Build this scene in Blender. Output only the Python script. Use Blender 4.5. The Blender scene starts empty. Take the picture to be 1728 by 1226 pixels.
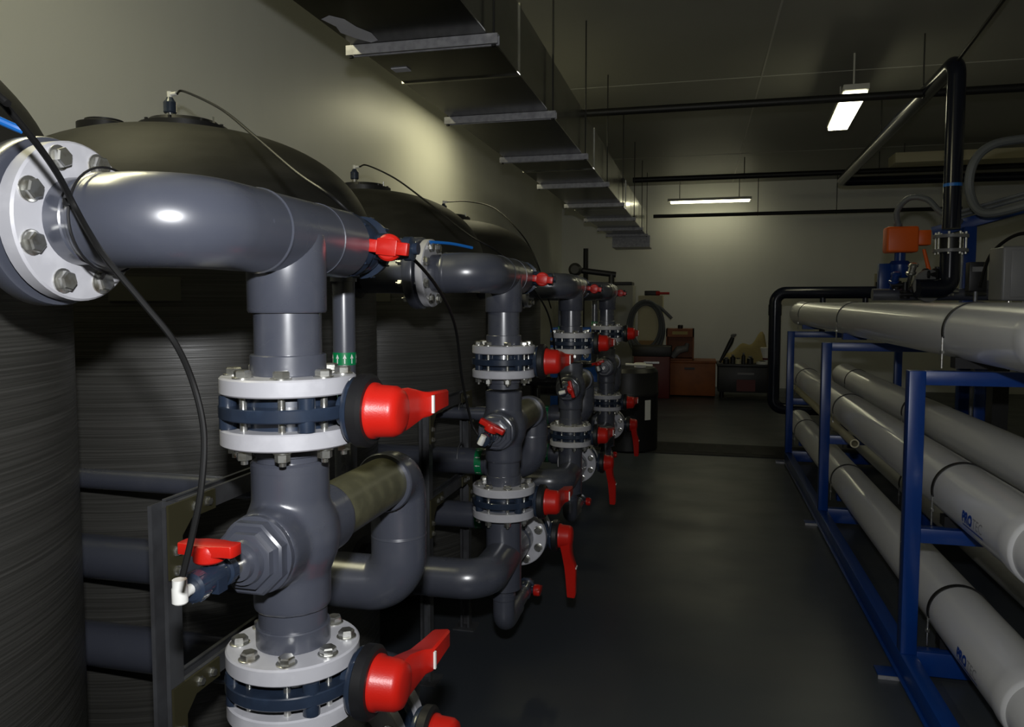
import bpy, bmesh, math, random
from mathutils import Vector, Matrix
random.seed(7)
PI = math.pi
SC = bpy.context.scene
COL = SC.collection

# ------------------------------------------------------------------ camera
F_PX, W_PX, H_PX = 1290.0, 1728.0, 1226.0
YAW = math.radians(13.764); PITCH = math.radians(3.705)
cam_d = bpy.data.cameras.new('camera'); cam = bpy.data.objects.new('camera', cam_d)
COL.objects.link(cam); SC.camera = cam
cam_d.sensor_fit = 'HORIZONTAL'; cam_d.sensor_width = 36.0
cam_d.lens = F_PX / W_PX * 36.0
cam_d.shift_y = -19.0 / W_PX
cam.location = (0, 0, 1.5)
cam.rotation_euler = (PI/2 - PITCH, 0, YAW)
cam_d.clip_start = 0.02; cam_d.clip_end = 60

# ------------------------------------------------------------------ view + world
vs = SC.view_settings
vs.view_transform = 'Standard'; vs.look = 'None'; vs.gamma = 1.0; vs.use_curve_mapping = False
vs.exposure = 0.0
w = bpy.data.worlds.new('world'); SC.world = w; w.use_nodes = True
w.node_tree.nodes['Background'].inputs[0].default_value = (0.02, 0.02, 0.018, 1)
w.node_tree.nodes['Background'].inputs[1].default_value = 0.1

# ------------------------------------------------------------------ the photographer's flash, just above the lens
fl = bpy.data.lights.new('flash', 'AREA'); fl.shape = 'RECTANGLE'; fl.size = 0.075; fl.size_y = 0.045
fl.energy = 30.0; fl.color = (0.97, 0.98, 1.0)
flo = bpy.data.objects.new('flash', fl); COL.objects.link(flo)
flo.location = (0.0, 0.0, 1.715); flo.rotation_euler = (PI/2 - math.radians(3), 0, math.radians(5))
# ceiling lamps out of view: behind the duct and by the left wall, tilted to brighten it
def strip_light(loc, energy, rotz=0, sx=1.2, sy=0.18, tilt=0.0):
    l = bpy.data.lights.new('fluorescent_light', 'AREA'); l.shape = 'RECTANGLE'; l.size = sx; l.size_y = sy
    l.energy = energy; l.color = (1.0, 0.94, 0.60)
    o = bpy.data.objects.new('fluorescent_light', l); COL.objects.link(o); o.location = loc
    o.rotation_euler = (tilt, 0, rotz)
strip_light((-1.9, 6.9, 3.3), 12, PI/2)
strip_light((-2.15, 1.6, 3.35), 33, PI/2, tilt=-math.radians(80), sx=1.5)

# ------------------------------------------------------------------ helpers
def tag(o, label=None, cat=None, group=None, kind=None):
    if label: o['label'] = label
    if cat: o['category'] = cat
    if group: o['group'] = group
    if kind: o['kind'] = kind
    return o
def thing(name, label, cat, loc=(0, 0, 0), rz=0, group=None):
    o = bpy.data.objects.new(name, None); COL.objects.link(o)
    o.empty_display_size = 0.05
    o.location = loc; o.rotation_euler = (0, 0, rz)
    return tag(o, label, cat, group)

class MB:
    def __init__(s): s.v = []; s.f = []
    def add(s, vs, fs):
        n = len(s.v); s.v += [Vector(a) for a in vs]; s.f += [[i + n for i in f] for f in fs]; return s
    def box(s, x0, x1, y0, y1, z0, z1, M=None):
        vs = [Vector((x, y, z)) for x in (x0, x1) for y in (y0, y1) for z in (z0, z1)]
        if M: vs = [M @ q for q in vs]
        return s.add(vs, [(0,1,3,2),(4,6,7,5),(0,4,5,1),(2,3,7,6),(0,2,6,4),(1,5,7,3)])
    def lathe(s, prof, o=(0,0,0), ax=(0,0,1), seg=36, rot=0.0, cap=True):
        o = Vector(o); a = Vector(ax).normalized()
        u = a.orthogonal().normalized()
        if abs(a.z) > .9: u = Vector((1,0,0))
        v = a.cross(u)
        vs = []; fs = []; rings = []
        for t, r in prof:
            if r <= 1e-6:
                rings.append([len(vs)]); vs.append(o + a*t)
            else:
                rings.append(list(range(len(vs), len(vs)+seg)))
                for k in range(seg):
                    th = rot + 2*PI*k/seg
                    vs.append(o + a*t + (u*math.cos(th) + v*math.sin(th))*r)
        for A, B in zip(rings, rings[1:]):
            for k in range(seg):
                k2 = (k+1) % seg
                if len(A) == 1 and len(B) == 1: continue
                if len(A) == 1: fs.append((A[0], B[k], B[k2]))
                elif len(B) == 1: fs.append((A[k], A[k2], B[0]))
                else: fs.append((A[k], A[k2], B[k2], B[k]))
        if cap:
            if len(rings[0]) > 1: fs.append(tuple(reversed(rings[0])))
            if len(rings[-1]) > 1: fs.append(tuple(rings[-1]))
        return s.add(vs, fs)
    def cyl(s, a, b, r, seg=24, r2=None, rot=0.0):
        a = Vector(a); b = Vector(b)
        return s.lathe([(0, r), ((b-a).length, r if r2 is None else r2)], a, b-a, seg, rot)
    def tube(s, path, r, seg=20, cap=True):
        P = [Vector(p) for p in path]; n = len(P)
        T = []
        for i in range(n):
            t = (P[min(i+1, n-1)] - P[max(i-1, 0)]); T.append(t.normalized())
        u = T[0].orthogonal().normalized(); vs = []; fs = []
        for i in range(n):
            u = (u - T[i]*u.dot(T[i])).normalized(); v = T[i].cross(u)
            rr = r[i] if isinstance(r, (list, tuple)) else r
            for k in range(seg):
                th = 2*PI*k/seg; vs.append(P[i] + (u*math.cos(th) + v*math.sin(th))*rr)
        for i in range(n-1):
            for k in range(seg):
                k2 = (k+1) % seg
                fs.append((i*seg+k, i*seg+k2, (i+1)*seg+k2, (i+1)*seg+k))
        if cap:
            fs.append(tuple(reversed(range(seg)))); fs.append(tuple(range((n-1)*seg, n*seg)))
        return s.add(vs, fs)
    def prism(s, poly, o, u, v, depth):
        o = Vector(o); u = Vector(u); v = Vector(v); w = u.cross(v).normalized()
        n = len(poly)
        vs = [o + u*p[0] + v*p[1] for p in poly] + [o + u*p[0] + v*p[1] + w*depth for p in poly]
        fs = [tuple(reversed(range(n))), tuple(range(n, 2*n))]
        fs += [(i, (i+1) % n, n+(i+1) % n, n+i) for i in range(n)]
        return s.add(vs, fs)
    def build(s, name, mat, parent=None, bevel=0.0, seg=2, flat=False, angle=32, loc=None):
        bm = bmesh.new()
        bv = [bm.verts.new(q) for q in s.v]
        for f in s.f:
            try: bm.faces.new([bv[i] for i in f])
            except ValueError: pass
        bmesh.ops.recalc_face_normals(bm, faces=bm.faces)
        if bevel:
            es = [e for e in bm.edges if len(e.link_faces) == 2 and e.calc_face_angle(0) > math.radians(40)]
            bmesh.ops.bevel(bm, geom=es, offset=bevel, segments=seg, affect='EDGES', clamp_overlap=True, profile=0.5)
        if not flat:
            for f in bm.faces: f.smooth = True
            lim = math.radians(angle)
            for e in bm.edges:
                if len(e.link_faces) == 2 and e.calc_face_angle(0) > lim: e.smooth = False
        me = bpy.data.meshes.new(name); bm.to_mesh(me); bm.free()
        me.materials.append(mat)
        o = bpy.data.objects.new(name, me); COL.objects.link(o)
        if loc is not None:                       # origin at loc, geometry given in world space
            me.transform(Matrix.Translation(-Vector(loc))); o.location = loc
        if parent: o.parent = parent
        return o

def bend(pts, rad, n=10):
    pts = [Vector(p) for p in pts]; out = [pts[0]]
    for i in range(1, len(pts)-1):
        a, b, c = pts[i-1], pts[i], pts[i+1]
        d1 = (a-b).normalized(); d2 = (c-b).normalized()
        ang = d1.angle(d2)
        if ang > PI - 1e-3: out.append(b); continue
        t = rad / math.tan(ang/2)
        t = min(t, (a-b).length*.98, (c-b).length*.98); R = t*math.tan(ang/2)
        cen = b + (d1+d2).normalized() * (R/math.sin(ang/2))
        p1 = b + d1*t; p2 = b + d2*t
        v1 = p1-cen; v2 = p2-cen; tot = v1.angle(v2); ax = v1.cross(v2).normalized()
        for k in range(n+1): out.append(cen + Matrix.Rotation(tot*k/n, 3, ax) @ v1)
    out.append(pts[-1]); return out
def spline(pts, n=12):
    P = [Vector(p) for p in pts]; P = [P[0]*2-P[1]] + P + [P[-1]*2-P[-2]]; out = []
    for i in range(1, len(P)-2):
        a, b, c, d = P[i-1:i+3]
        for k in range(n):
            t = k/n
            out.append(.5*((2*b)+(c-a)*t+(2*a-5*b+4*c-d)*t*t+(3*b-a-3*c+d)*t**3))
    out.append(P[-2]); return out
def remesh(o, voxel, smooth=8):
    m = o.modifiers.new('r', 'REMESH'); m.mode = 'VOXEL'; m.voxel_size = voxel; m.use_smooth_shade = True
    s_ = o.modifiers.new('s', 'SMOOTH'); s_.iterations = smooth; s_.factor = .5
    dg = bpy.context.evaluated_depsgraph_get()
    me = bpy.data.meshes.new_from_object(o.evaluated_get(dg)); o.modifiers.clear()
    mats = list(o.data.materials); o.data = me; me.materials.clear()
    for q in mats: me.materials.append(q)
    for p in me.polygons: p.use_smooth = True
    return o
def dup(root, delta=(0,0,0), label=None, group=None):
    def cp(o, par):
        c = o.copy(); COL.objects.link(c); c.parent = par
        for ch in list(o.children): cp(ch, c)
        return c
    r = cp(root, None); r.location = Vector(root.location) + Vector(delta)
    if label: r['label'] = label
    if group: r['group'] = group
    return r
def hexagon(r, rot=0): return [(r*math.cos(rot+PI/3*k), r*math.sin(rot+PI/3*k)) for k in range(6)]

# ------------------------------------------------------------------ materials
def mat(name, col, rough=.5, metal=0.0, spec=.5, noise=None, bump=None, streak=None, emit=None, coat=0.0, coatr=.07, coords='Object'):
    m = bpy.data.materials.new(name); m.use_nodes = True; nt = m.node_tree; N = nt.nodes; L = nt.links
    b = N['Principled BSDF']
    b.inputs['Base Color'].default_value = (*col, 1); b.inputs['Roughness'].default_value = rough
    b.inputs['Metallic'].default_value = metal; b.inputs['Specular IOR Level'].default_value = spec
    if coat: b.inputs['Coat Weight'].default_value = coat; b.inputs['Coat Roughness'].default_value = coatr
    tc = N.new('ShaderNodeTexCoord')
    def mapped(scale):
        mp = N.new('ShaderNodeMapping'); mp.inputs['Scale'].default_value = scale
        L.new(tc.outputs[coords], mp.inputs[0]); return mp.outputs[0]
    if noise:                                     # (scale xyz, second colour, low, high)
        sc_, c2, lo, hi = noise
        n = N.new('ShaderNodeTexNoise'); n.inputs['Scale'].default_value = 1; n.inputs['Detail'].default_value = 6
        L.new(mapped(sc_), n.inputs['Vector'])
        r = N.new('ShaderNodeValToRGB'); r.color_ramp.elements[0].position = lo; r.color_ramp.elements[1].position = hi
        r.color_ramp.elements[0].color = (*col, 1); r.color_ramp.elements[1].color = (*c2, 1)
        L.new(n.outputs[0], r.inputs[0]); L.new(r.outputs[0], b.inputs['Base Color'])
    if bump:                                      # (scale xyz, strength, distance)
        n = N.new('ShaderNodeTexNoise'); n.inputs['Scale'].default_value = 1; n.inputs['Detail'].default_value = 5
        L.new(mapped(bump[0]), n.inputs['Vector'])
        bp = N.new('ShaderNodeBump'); bp.inputs['Strength'].default_value = bump[1]; bp.inputs['Distance'].default_value = bump[2]
        L.new(n.outputs[0], bp.inputs['Height']); L.new(bp.outputs[0], b.inputs['Normal'])
    if streak:                                    # roughness variation
        n = N.new('ShaderNodeTexNoise'); n.inputs['Scale'].default_value = 1; n.inputs['Detail'].default_value = 4
        L.new(mapped(streak[0]), n.inputs['Vector'])
        mr = N.new('ShaderNodeMapRange'); mr.inputs['To Min'].default_value = streak[1]; mr.inputs['To Max'].default_value = streak[2]
        mr.inputs['From Min'].default_value = .3; mr.inputs['From Max'].default_value = .7
        L.new(n.outputs[0], mr.inputs['Value']); L.new(mr.outputs[0], b.inputs['Roughness'])
    if emit:
        b.inputs['Emission Color'].default_value = (*emit[0], 1); b.inputs['Emission Strength'].default_value = emit[1]
    return m
M = {}
M['pvc'] = mat('grey_pvc', (.064, .070, .092), .3, spec=1.0, noise=((14,14,14), (.08,.085,.106), .5, .85), streak=((9,9,9), .25, .36), coat=.4, coatr=.24)
M['pvc_worn'] = mat('dusty_clear_pvc', (.085, .083, .05), .35, noise=((18,18,18), (.16,.155,.09), .45, .8))
M['blue_pvc'] = mat('navy_pvc', (.018, .028, .050), .3, noise=((30,30,30), (.025,.04,.07), .5, .8), coat=.6)
M['flange'] = mat('pale_grey_plastic', (.47, .47, .50), .42, noise=((22,22,22), (.56,.56,.59), .5, .75), streak=((15,15,15), .3, .5))
M['steel'] = mat('stainless_steel', (.66, .66, .62), .26, .92, noise=((60,60,60), (.36,.33,.26), .5, .75))
M['galv'] = mat('galvanised_steel', (.13, .135, .145), .38, .5, noise=((9,9,9), (.08,.08,.085), .4, .65), streak=((4,14,14), .28, .5))
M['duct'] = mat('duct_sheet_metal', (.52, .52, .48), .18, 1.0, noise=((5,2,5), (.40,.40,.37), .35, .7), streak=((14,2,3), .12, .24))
M['ductshade'] = mat('shaded_duct_metal', (.11, .11, .10), .24, 1.0, noise=((5,2,5), (.07,.07,.065), .35, .7))  # same duct metal, underside shade put into a darker colour
M['strap'] = mat('bright_galvanised_strut', (.42, .42, .44), .5, .5, noise=((30,30,30), (.28,.28,.3), .4, .7))
M['red'] = mat('red_plastic', (.55, .012, .006), .36, bump=((350,350,350), .12, .002))
M['olive'] = mat('weathered_bracket', (.07, .064, .032), .5, .4)
M['darkpvc'] = mat('charcoal_pvc', (.010, .012, .021), .2, spec=.3)
M['black'] = mat('black_plastic', (.010, .010, .011), .45)
M['rubber'] = mat('black_rubber_hose', (.007, .007, .007), .42, spec=.3)
M['white'] = mat('white_plastic', (.78, .78, .74), .4)
M['green'] = mat('green_tape', (.0, .22, .07), .4)
M['tank'] = mat('wound_fibreglass', (.046, .045, .040), .40, spec=.7, noise=((1.6,1.6,210), (.085,.083,.076), .4, .68), bump=((1.2,1.2,260), .35, .002), streak=((2,2,180), .28, .5))
M['dome'] = mat('wound_fibreglass_dome', (.018, .0175, .014), .62, spec=.3, noise=((6,2,14), (.032,.031,.026), .4, .7), bump=((12,5,14), .2, .006))
M['plate'] = mat('grey_plate', (.10, .10, .08), .6)
M['wall'] = mat('painted_concrete_wall', (.84, .84, .77), .42, noise=((1.5,1.5,.5), (.78,.78,.71), .35, .75), bump=((40,40,40), .08, .002))
M['ceil'] = mat('painted_ceiling', (.32, .32, .285), .55, noise=((.6,.6,.6), (.285,.285,.25), .35, .7))
M['floor'] = mat('dark_floor_paint', (.046, .054, .066), .36, spec=.3, noise=((1.2,2.4,1), (.055,.060,.067), .4, .7), bump=((60,60,60), .05, .001), streak=((2,3,3), .30, .42))
M['drain'] = mat('drain_channel', (.006, .006, .006), .7)
M['blue'] = mat('blue_paint', (.0015, .034, .19), .32, noise=((20,20,20), (.002,.04,.21), .5, .8), bump=((200,200,200), .1, .001))
M['vessel'] = mat('white_gelcoat', (.78, .78, .78), .28, noise=((4,1,4), (.72,.72,.71), .4, .7), coat=.3)
M['vband'] = mat('black_strap', (.010, .010, .010), .5)
M['ink'] = mat('blue_ink', (.004, .05, .33), .5)
M['ink2'] = mat('grey_ink', (.30, .30, .31), .5)
M['steelgrey'] = mat('grey_enamel', (.20, .20, .20), .4)
M['pale'] = mat('pale_enamel', (.38, .38, .34), .5)
M['orange'] = mat('orange_plastic', (.85, .13, .008), .4)
M['orange2'] = mat('orange_cabinet_paint', (.26, .075, .012), .55, noise=((8,8,8), (.20,.055,.009), .4, .7))
M['yellow'] = mat('yellow_canvas', (.42, .34, .14), .8, bump=((12,12,12), .5, .02))
M['beige'] = mat('cream_paint', (.50, .46, .30), .6)
M['darkred'] = mat('dark_red_paint', (.10, .008, .007), .5)
M['darkpipe'] = mat('dark_conduit', (.010, .010, .009), .5)
M['hose'] = mat('grey_hose', (.11, .12, .13), .5)
M['bluetube'] = mat('blue_tube', (.01, .14, .5), .35)
M['lamp'] = mat('lamp_glow', (.9, .9, .8), .4, emit=((1.0, .96, .66), 8.5))
M['fixture'] = mat('lamp_housing', (.5, .5, .46), .5)
M['patch'] = mat('white_sealant', (.62, .62, .66), .7)
M['cardboard'] = mat('wooden_board', (.30, .18, .07), .7)

# ------------------------------------------------------------------ room
XL, XR, YN, YF, ZC = -2.5, 5.2, -3.0, 14.1, 3.6
def struct(name, mb, m, **k):
    o = mb.build(name, m, **k); o['kind'] = 'structure'; return o
struct('floor', MB().box(XL-.1, XR+.1, YN-.1, YF+.1, -.1, 0), M['floor'], flat=True)
struct('ceiling', MB().box(XL-.1, XR+.1, YN-.1, YF+.1, ZC, ZC+.1), M['ceil'], flat=True)
struct('wall_left', MB().box(XL-.1, XL, YN-.1, YF+.1, 0, ZC), M['wall'], flat=True)
struct('wall_right', MB().box(XR, XR+.1, YN-.1, YF+.1, 0, ZC), M['wall'], flat=True)
struct('wall_back', MB().box(XL, XR, YF, YF+.1, 0, ZC), M['wall'], flat=True)
struct('wall_front', MB().box(XL, XR, YN-.1, YN, 0, ZC), M['wall'], flat=True)
t1 = MB().box(.52, .535, YN, YF, ZC-.003, ZC)
for y in (3.6, 7.6, 11.4): t1.box(XL, XR, y, y+.02, ZC-.003, ZC)
struct('trim_1', t1, mat('ceiling_joint', (.48, .48, .44), .6), flat=True)
g = thing('drain_channel', 'black drainage channel cover set across the floor at the far end', 'drain cover', (-.2, 8.0, 0))
MB().box(-2.2, 2.2, -.31, .31, .001, .008).build('cover', M['drain'], g, bevel=.002)
sl = MB()
for k in range(-7, 8): sl.box(k*.28-.11, k*.28+.11, -.2, .2, .0085, .011)
sl.build('grating', M['drain'], g)

# ------------------------------------------------------------------ riser units (geometry local to the riser foot)
Y0, XR0, PITCHY = 1.19, -.69, 1.5
ZT, ZV1, ZX, ZV2, ZB, ZD = 1.615, 1.306, 1.075, .795, .585, .33
RP, RF = .057, .0655
DY = .49                                   # distance of the cross pipes behind the riser

def collar(mb, p, d, l=.04, r=RF-.002, lip=.006):
    mb.lathe([(0, r), (0.002, r+.0015), (l-.002, r+.0015), (l, r)], p, d, 36)
def flange(root, c, ax, r=.1145, th=.031, hole=True, boltlen=None, heads=1, twist=PI/8, m='flange', stub=None):
    """flange disc centred at c with thickness th along ax; eight bolts, heads on the +ax side"""
    c = Vector(c); a = Vector(ax).normalized()
    f = MB().lathe([(-th/2, r-.0025), (-th/2+.0025, r), (th/2-.003, r), (th/2, r-.003), (th/2+.0008, RF+.012), (th/2+.0008, RF)], c, a, 56)
    fo = f.build('flange', M[m], root)
    if stub: 
        q = MB(); collar(q, c + a*(th/2), a, stub, RF-.003); q.build('collar', M['pvc'], root)
    if boltlen:
        u = a.orthogonal().normalized()
        if abs(a.z) > .9: u = Vector((1, 0, 0))
        v = a.cross(u)
        for k in range(8):
            th_ = twist + PI/4*k
            p = c + (u*math.cos(th_) + v*math.sin(th_))*.0915
            b = MB()
            top = p + a*(th/2)
            b.lathe([(0, .0175), (.0025, .0175), (.003, .0165)], top, a, 20)
            b.lathe([(.003, .0142), (.0115, .0142), (.014, .0120)], top, a, 6, rot=random.random())
            b.lathe([(0, .0062), (boltlen, .0062)], top, -a, 12)
            e = top - a*boltlen
            b.lathe([(0, .0155), (.0025, .0155)], e, -a, 20)
            b.lathe([(.0025, .0125), (.016, .0125)], e, -a, 6, rot=random.random())
            b.lathe([(.014, .0062), (.024, .0058)], e, -a, 12)
            b.build('bolt', M['steel'], fo)
    return fo

def riser(ZV2, ZX, ZV1=ZV1):
    R = thing('pipe_riser', '', 'pipework', (XR0, Y0, 0))
    # ---- top flange, elbow and tee
    flange(R, (-.186, -.265, ZT), (1, 0, 0), th=.026, boltlen=.075, r=.1125)
    q = MB().lathe([(0, .118), (.004, .1195), (.028, .1195), (.034, .116), (.034, .07), (.12, .066), (.235, .066)], (-.206, -.27, ZT), (-1, 0, 0), 56)
    q.build('tank_flange', M['pvc'], R)
    q = MB().lathe([(0, .0615), (.032, .0615), (.034, .0595), (.055, .0595)], (-.179, -.27, ZT), (1, 0, 0), 44)
    q.build('spigot', M['pvc'], R)
    path = bend([(-.132, -.27, ZT), (0, -.27, ZT), (0, -.09, ZT)], .085, 14)
    rr = [.0665]*len(path)
    q = MB().tube(path, rr, 44)
    q.lathe([(0, .0665), (.006, .068), (.012, .0665)], (-.132, -.27, ZT), (1, 0, 0), 44, cap=False)
    q.lathe([(0, .0665), (.003, .0685), (.006, .0685), (.009, .0665)], (0, -.096, ZT), (0, 1, 0), 44, cap=False)
    q.lathe([(.0655, .0045), (.0675, .0040), (.0680, 0)], (0, -.135, ZT), (.97, -.2, .12), 16, cap=False)
    q.build('elbow', M['pvc'], R)
    q = MB().cyl((0, -.088, ZT), (0, .13, ZT), .066, 44)
    q.lathe([(0, .0665), (.003, .067), (.128, .0665), (.132, .064)], (0, 0, ZT), (0, 0, -1), 44)
    q.lathe([(0, .0672), (.004, .0672)], (0, .092, ZT), (0, 1, 0), 44)
    q.build('tee', M['pvc'], R)
    q = MB().lathe([(0, .0655), (.07, .0655), (.073, .062)], (0, .128, ZT), (0, 1, 0), 44)
    q.build('spigot', M['pvc'], R)
    MB().cyl((0, 0, ZT-.12), (0, 0, ZV1+.06), RP, 40).build('pipe', M['pvc'], R)
    # ---- flange pairs of the two vertical valves
    for z in (ZV1, ZV2):
        flange(R, (0, 0, z+.0435), (0, 0, 1), th=.029, boltlen=.118, stub=.036)
        fo = MB().lathe([(-.0145, .1115), (-.012, .1145), (.012, .1145), (.0145, .1115)], (0, 0, z-.0435), (0, 0, -1), 56).build('flange', M['flange'], R)
        MB().lathe([(0, RF-.004), (.020, RF-.004), (.022, RF-.008)], (0, 0, z-.058), (0, 0, -1), 40).build('collar', M['pvc'], R)
    MB().cyl((0, 0, ZV1-.1), (0, 0, ZV1-.07), RP, 40).build('pipe', M['pvc'], R)
    # ---- cast cross with its side socket and the long branch behind
    q = MB().cyl((0, 0, ZX-.125), (0, 0, ZX+.135), RF+.001, 40)
    q.cyl((0, -.105, ZX), (0, .125, ZX), RF+.001, 40)
    q.lathe([(-.10, .02), (-.08, .060), (-.03, .080), (0, .084), (.03, .080), (.08, .060), (.10, .02)], (0, 0, ZX), (0, 0, 1), 40)
    remesh(q.build('cross_fitting', M['pvc'], R), .0042, 14)
    q = MB().lathe([(0, .0668), (.012, .0668), (.016, .062)], (0, 0, ZX+.12), (0, 0, 1), 44)
    q.build('lip', M['pvc'], R)
    MB().cyl((0, 0, ZX-.12), (0, 0, ZV2+.07), RP+.002, 40).build('pipe', M['pvc'], R)
    q = MB().lathe([(0, .064), (.012, .064), (.014, .060)], (0, -.100, ZX), (0, -1, 0), 40)
    q.lathe([(.012, .062), (.030, .062), (.033, .058)], (0, -.100, ZX), (0, -1, 0), 8, rot=PI/8)
    q.lathe([(.030, .048), (.044, .047), (.046, .043)], (0, -.100, ZX), (0, -1, 0), 8, rot=PI/8)
    q.lathe([(.044, .037), (.056, .034)], (0, -.100, ZX), (0, -1, 0), 32)
    q.lathe([(.054, .026), (.066, .024)], (0, -.100, ZX), (0, -1, 0), 32)
    q.build('reducing_bush', M['pvc'], R)
    MB().cyl((0, -.150, ZX), (0, -.186, ZX), .012, 20).build('nipple', M['steel'], R)
    MB().cyl((0, .10, ZX), (0, DY-.07, ZX), RP, 40).build('branch_pipe', M['pvc_worn'], R)
    path = bend([(0, DY-.09, ZX), (0, DY, ZX), (0, DY, .955)], .058, 12)
    q = MB().tube(path, RF, 40); q.lathe([(0, RF), (.004, RF+.0025), (.010, RF+.0025), (.012, RF)], (0, DY-.092, ZX), (0, 1, 0), 40, cap=False)
    q.build('elbow', M['pvc'], R)
    MB().lathe([(0, RF-.001), (.006, RF+.0005), (.010, RF-.001)], (0, DY, .955), (0, 0, -1), 40, cap=False).build('bead', M['pvc'], R)
    path = bend([(0, DY, .952), (0, DY, .825), (-.16, DY, .825)], .075, 14)
    MB().tube(path, RF, 40).build('elbow', M['pvc'], R)
    # ---- bottom tee, elbow to the tank, branch to the level valve
    q = MB().cyl((0, 0, ZB-.12), (0, 0, ZV2-.075), RF, 40)
    q.cyl((0, -.09, ZB), (0, .14, ZB), RF, 40)
    q.build('tee', M['pvc'], R)
    path = bend([(0, -.07, ZB), (0, -.27, ZB), (-.19, -.27, ZB)], .085, 14)
    MB().tube(path, .0665, 40).build('elbow', M['pvc'], R)
    q = MB(); q.cyl((-.17, -.27, ZB), (-.44, -.27, ZB), RP, 36); collar(q, (-.19, -.27, ZB), (-1, 0, 0), .05)
    q.build('pipe', M['pvc'], R)
    flange(R, (0, .236, ZB), (0, -1, 0), boltlen=.127)
    q = MB(); collar(q, (0, .225, ZB), (0, -1, 0), .06); q.build('collar', M['pvc'], R)
    MB().lathe([(-.0155, .1115), (-.013, .1145), (.013, .1145), (.0155, .1115)], (0, .330, ZB), (0, 1, 0), 56).build('flange', M['flange'], R)
    path = bend([(0, .335, ZB), (0, DY, ZB), (-.16, DY, ZB)], .06, 12)
    MB().tube(path, RF, 36).build('elbow', M['pvc'], R)
    # ---- drain
    q = MB().tube(bend([(0, 0, ZB-.11), (0, 0, ZD), (0, .16, ZD)], .045, 12), .041, 32)
    q.lathe([(0, .041), (.003, .044), (.02, .044), (.023, .041)], (0, 0, ZD+.09), (0, 0, 1), 32, cap=False)
    q.cyl((0, .15, ZD), (0, .30, ZD), .033, 28)
    q.build('drain_pipe', M['pvc'], R)
    return R

def butterfly_valve(kind):
    """origin in the valve centre; pipe axis = z (vertical) or y (level); stem along +x"""
    V = thing('butterfly_valve', '', 'valve')
    ax = Vector((0, 0, 1)) if kind == 'v' else Vector((0, 1, 0))
    q = MB()
    q.lathe([(-.029, .073), (-.029, .080), (-.011, .082), (-.011, .115), (-.009, .1165), (.009, .1165), (.011, .115), (.011, .082), (.029, .080), (.029, .073)], (0,0,0), ax, 56)
    other = Vector((0, 1, 0)) if kind == 'v' else Vector((0, 0, -1))
    for k in range(4):                         # ribs between the bolts
        th = PI/4 + PI/2*k
        d = Vector((1, 0, 0))*math.cos(th) + other*math.sin(th)
        q.cyl(d*.102 - ax*.028, d*.102 + ax*.028, .0145, 16)
    q.cyl((.10, 0, 0), (.128, 0, 0), .027, 24)
    q.build('body', M['blue_pvc'], V)
    MB().lathe([(0, .056), (.004, .058), (.010, .058)], (.122, 0, 0), (1, 0, 0), 48).build('mounting_plate', M['blue_pvc'], V)
    q = MB().lathe([(0, .054), (.003, .0625), (.020, .0625), (.026, .056)], (.132, 0, 0), (1, 0, 0), 48)
    for k in range(0):
        th = 2*PI*k/24
        c = Vector((.139, .058*math.cos(th), .058*math.sin(th))); q.box(c.x-.006, c.x+.006, c.y-.003, c.y+.003, c.z-.003, c.z+.003)
    q.build('locking_disc', M['black'], V)
    q = MB().lathe([(0, .047), (.003, .0485), (.012, .0475), (.016, .0445), (.046, .0430), (.056, .037), (.060, .026), (.061, 0)], (.152, 0, 0), (1, 0, 0), 44)
    # lever, reaching away from the hub
    d = other if kind == 'v' else Vector((0, 0, -1))
    side = Vector((1, 0, 0)); wv = d.cross(side)
    secs = [(.0, .010, .080, .0385), (.045, .030, .080, .036), (.075, .040, .084, .030), (.100, .048, .088, .024), (.112, .052, .092, .0215), (.16, .062, .092, .019), (.215, .070, .092, .017), (.228, .073, .088, .014)]
    vs = []; fs = []
    kt = .90 if kind == 'v' else 1.08
    for t, x0, x1, hw in secs:
        t *= kt; x1 = x1 - (.018 if t > .1 else .024)
        x0 = min(x0*.55, x1-.012)
        x0 += .152; x1 += .152
        for (xx, ww) in ((x0, -hw*.75), (x0, hw*.75), (x1-.004, hw), (x1, hw*.8), (x1, -hw*.8), (x1-.004, -hw)):
            vs.append(side*xx + d*t + wv*ww)
    for i in range(len(secs)-1):
        for k in range(6): fs.append((i*6+k, i*6+(k+1) % 6, (i+1)*6+(k+1) % 6, (i+1)*6+k))
    fs.append(tuple(reversed(range(6)))); fs.append(tuple(range((len(secs)-1)*6, len(secs)*6)))
    q.add(vs, fs)
    h = q.build('handle', M['red'], V, angle=40)
    a = side*(.152+.0755) + d*.118*kt
    q = MB()
    vs = [a + d*t + wv*s_ + side*x for t in (-.006, .0) for s_ in (-.016, .016) for x in (-.006, .002)]
    q.add(vs, [(0,1,3,2),(4,6,7,5),(0,4,5,1),(2,3,7,6),(0,2,6,4),(1,5,7,3)])
    q.build('indicator', M['white'], h)
    # sizing sticker on the body
    q = MB().lathe([(-.009, .1168), (.009, .1168)], (0,0,0), ax, 96, cap=False)
    keep = [f for i, f in enumerate(q.f) if 8 <= (i % 96) <= 13]; q.f = keep
    q.build('sticker', M['steelgrey'], V)
    return V

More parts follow.
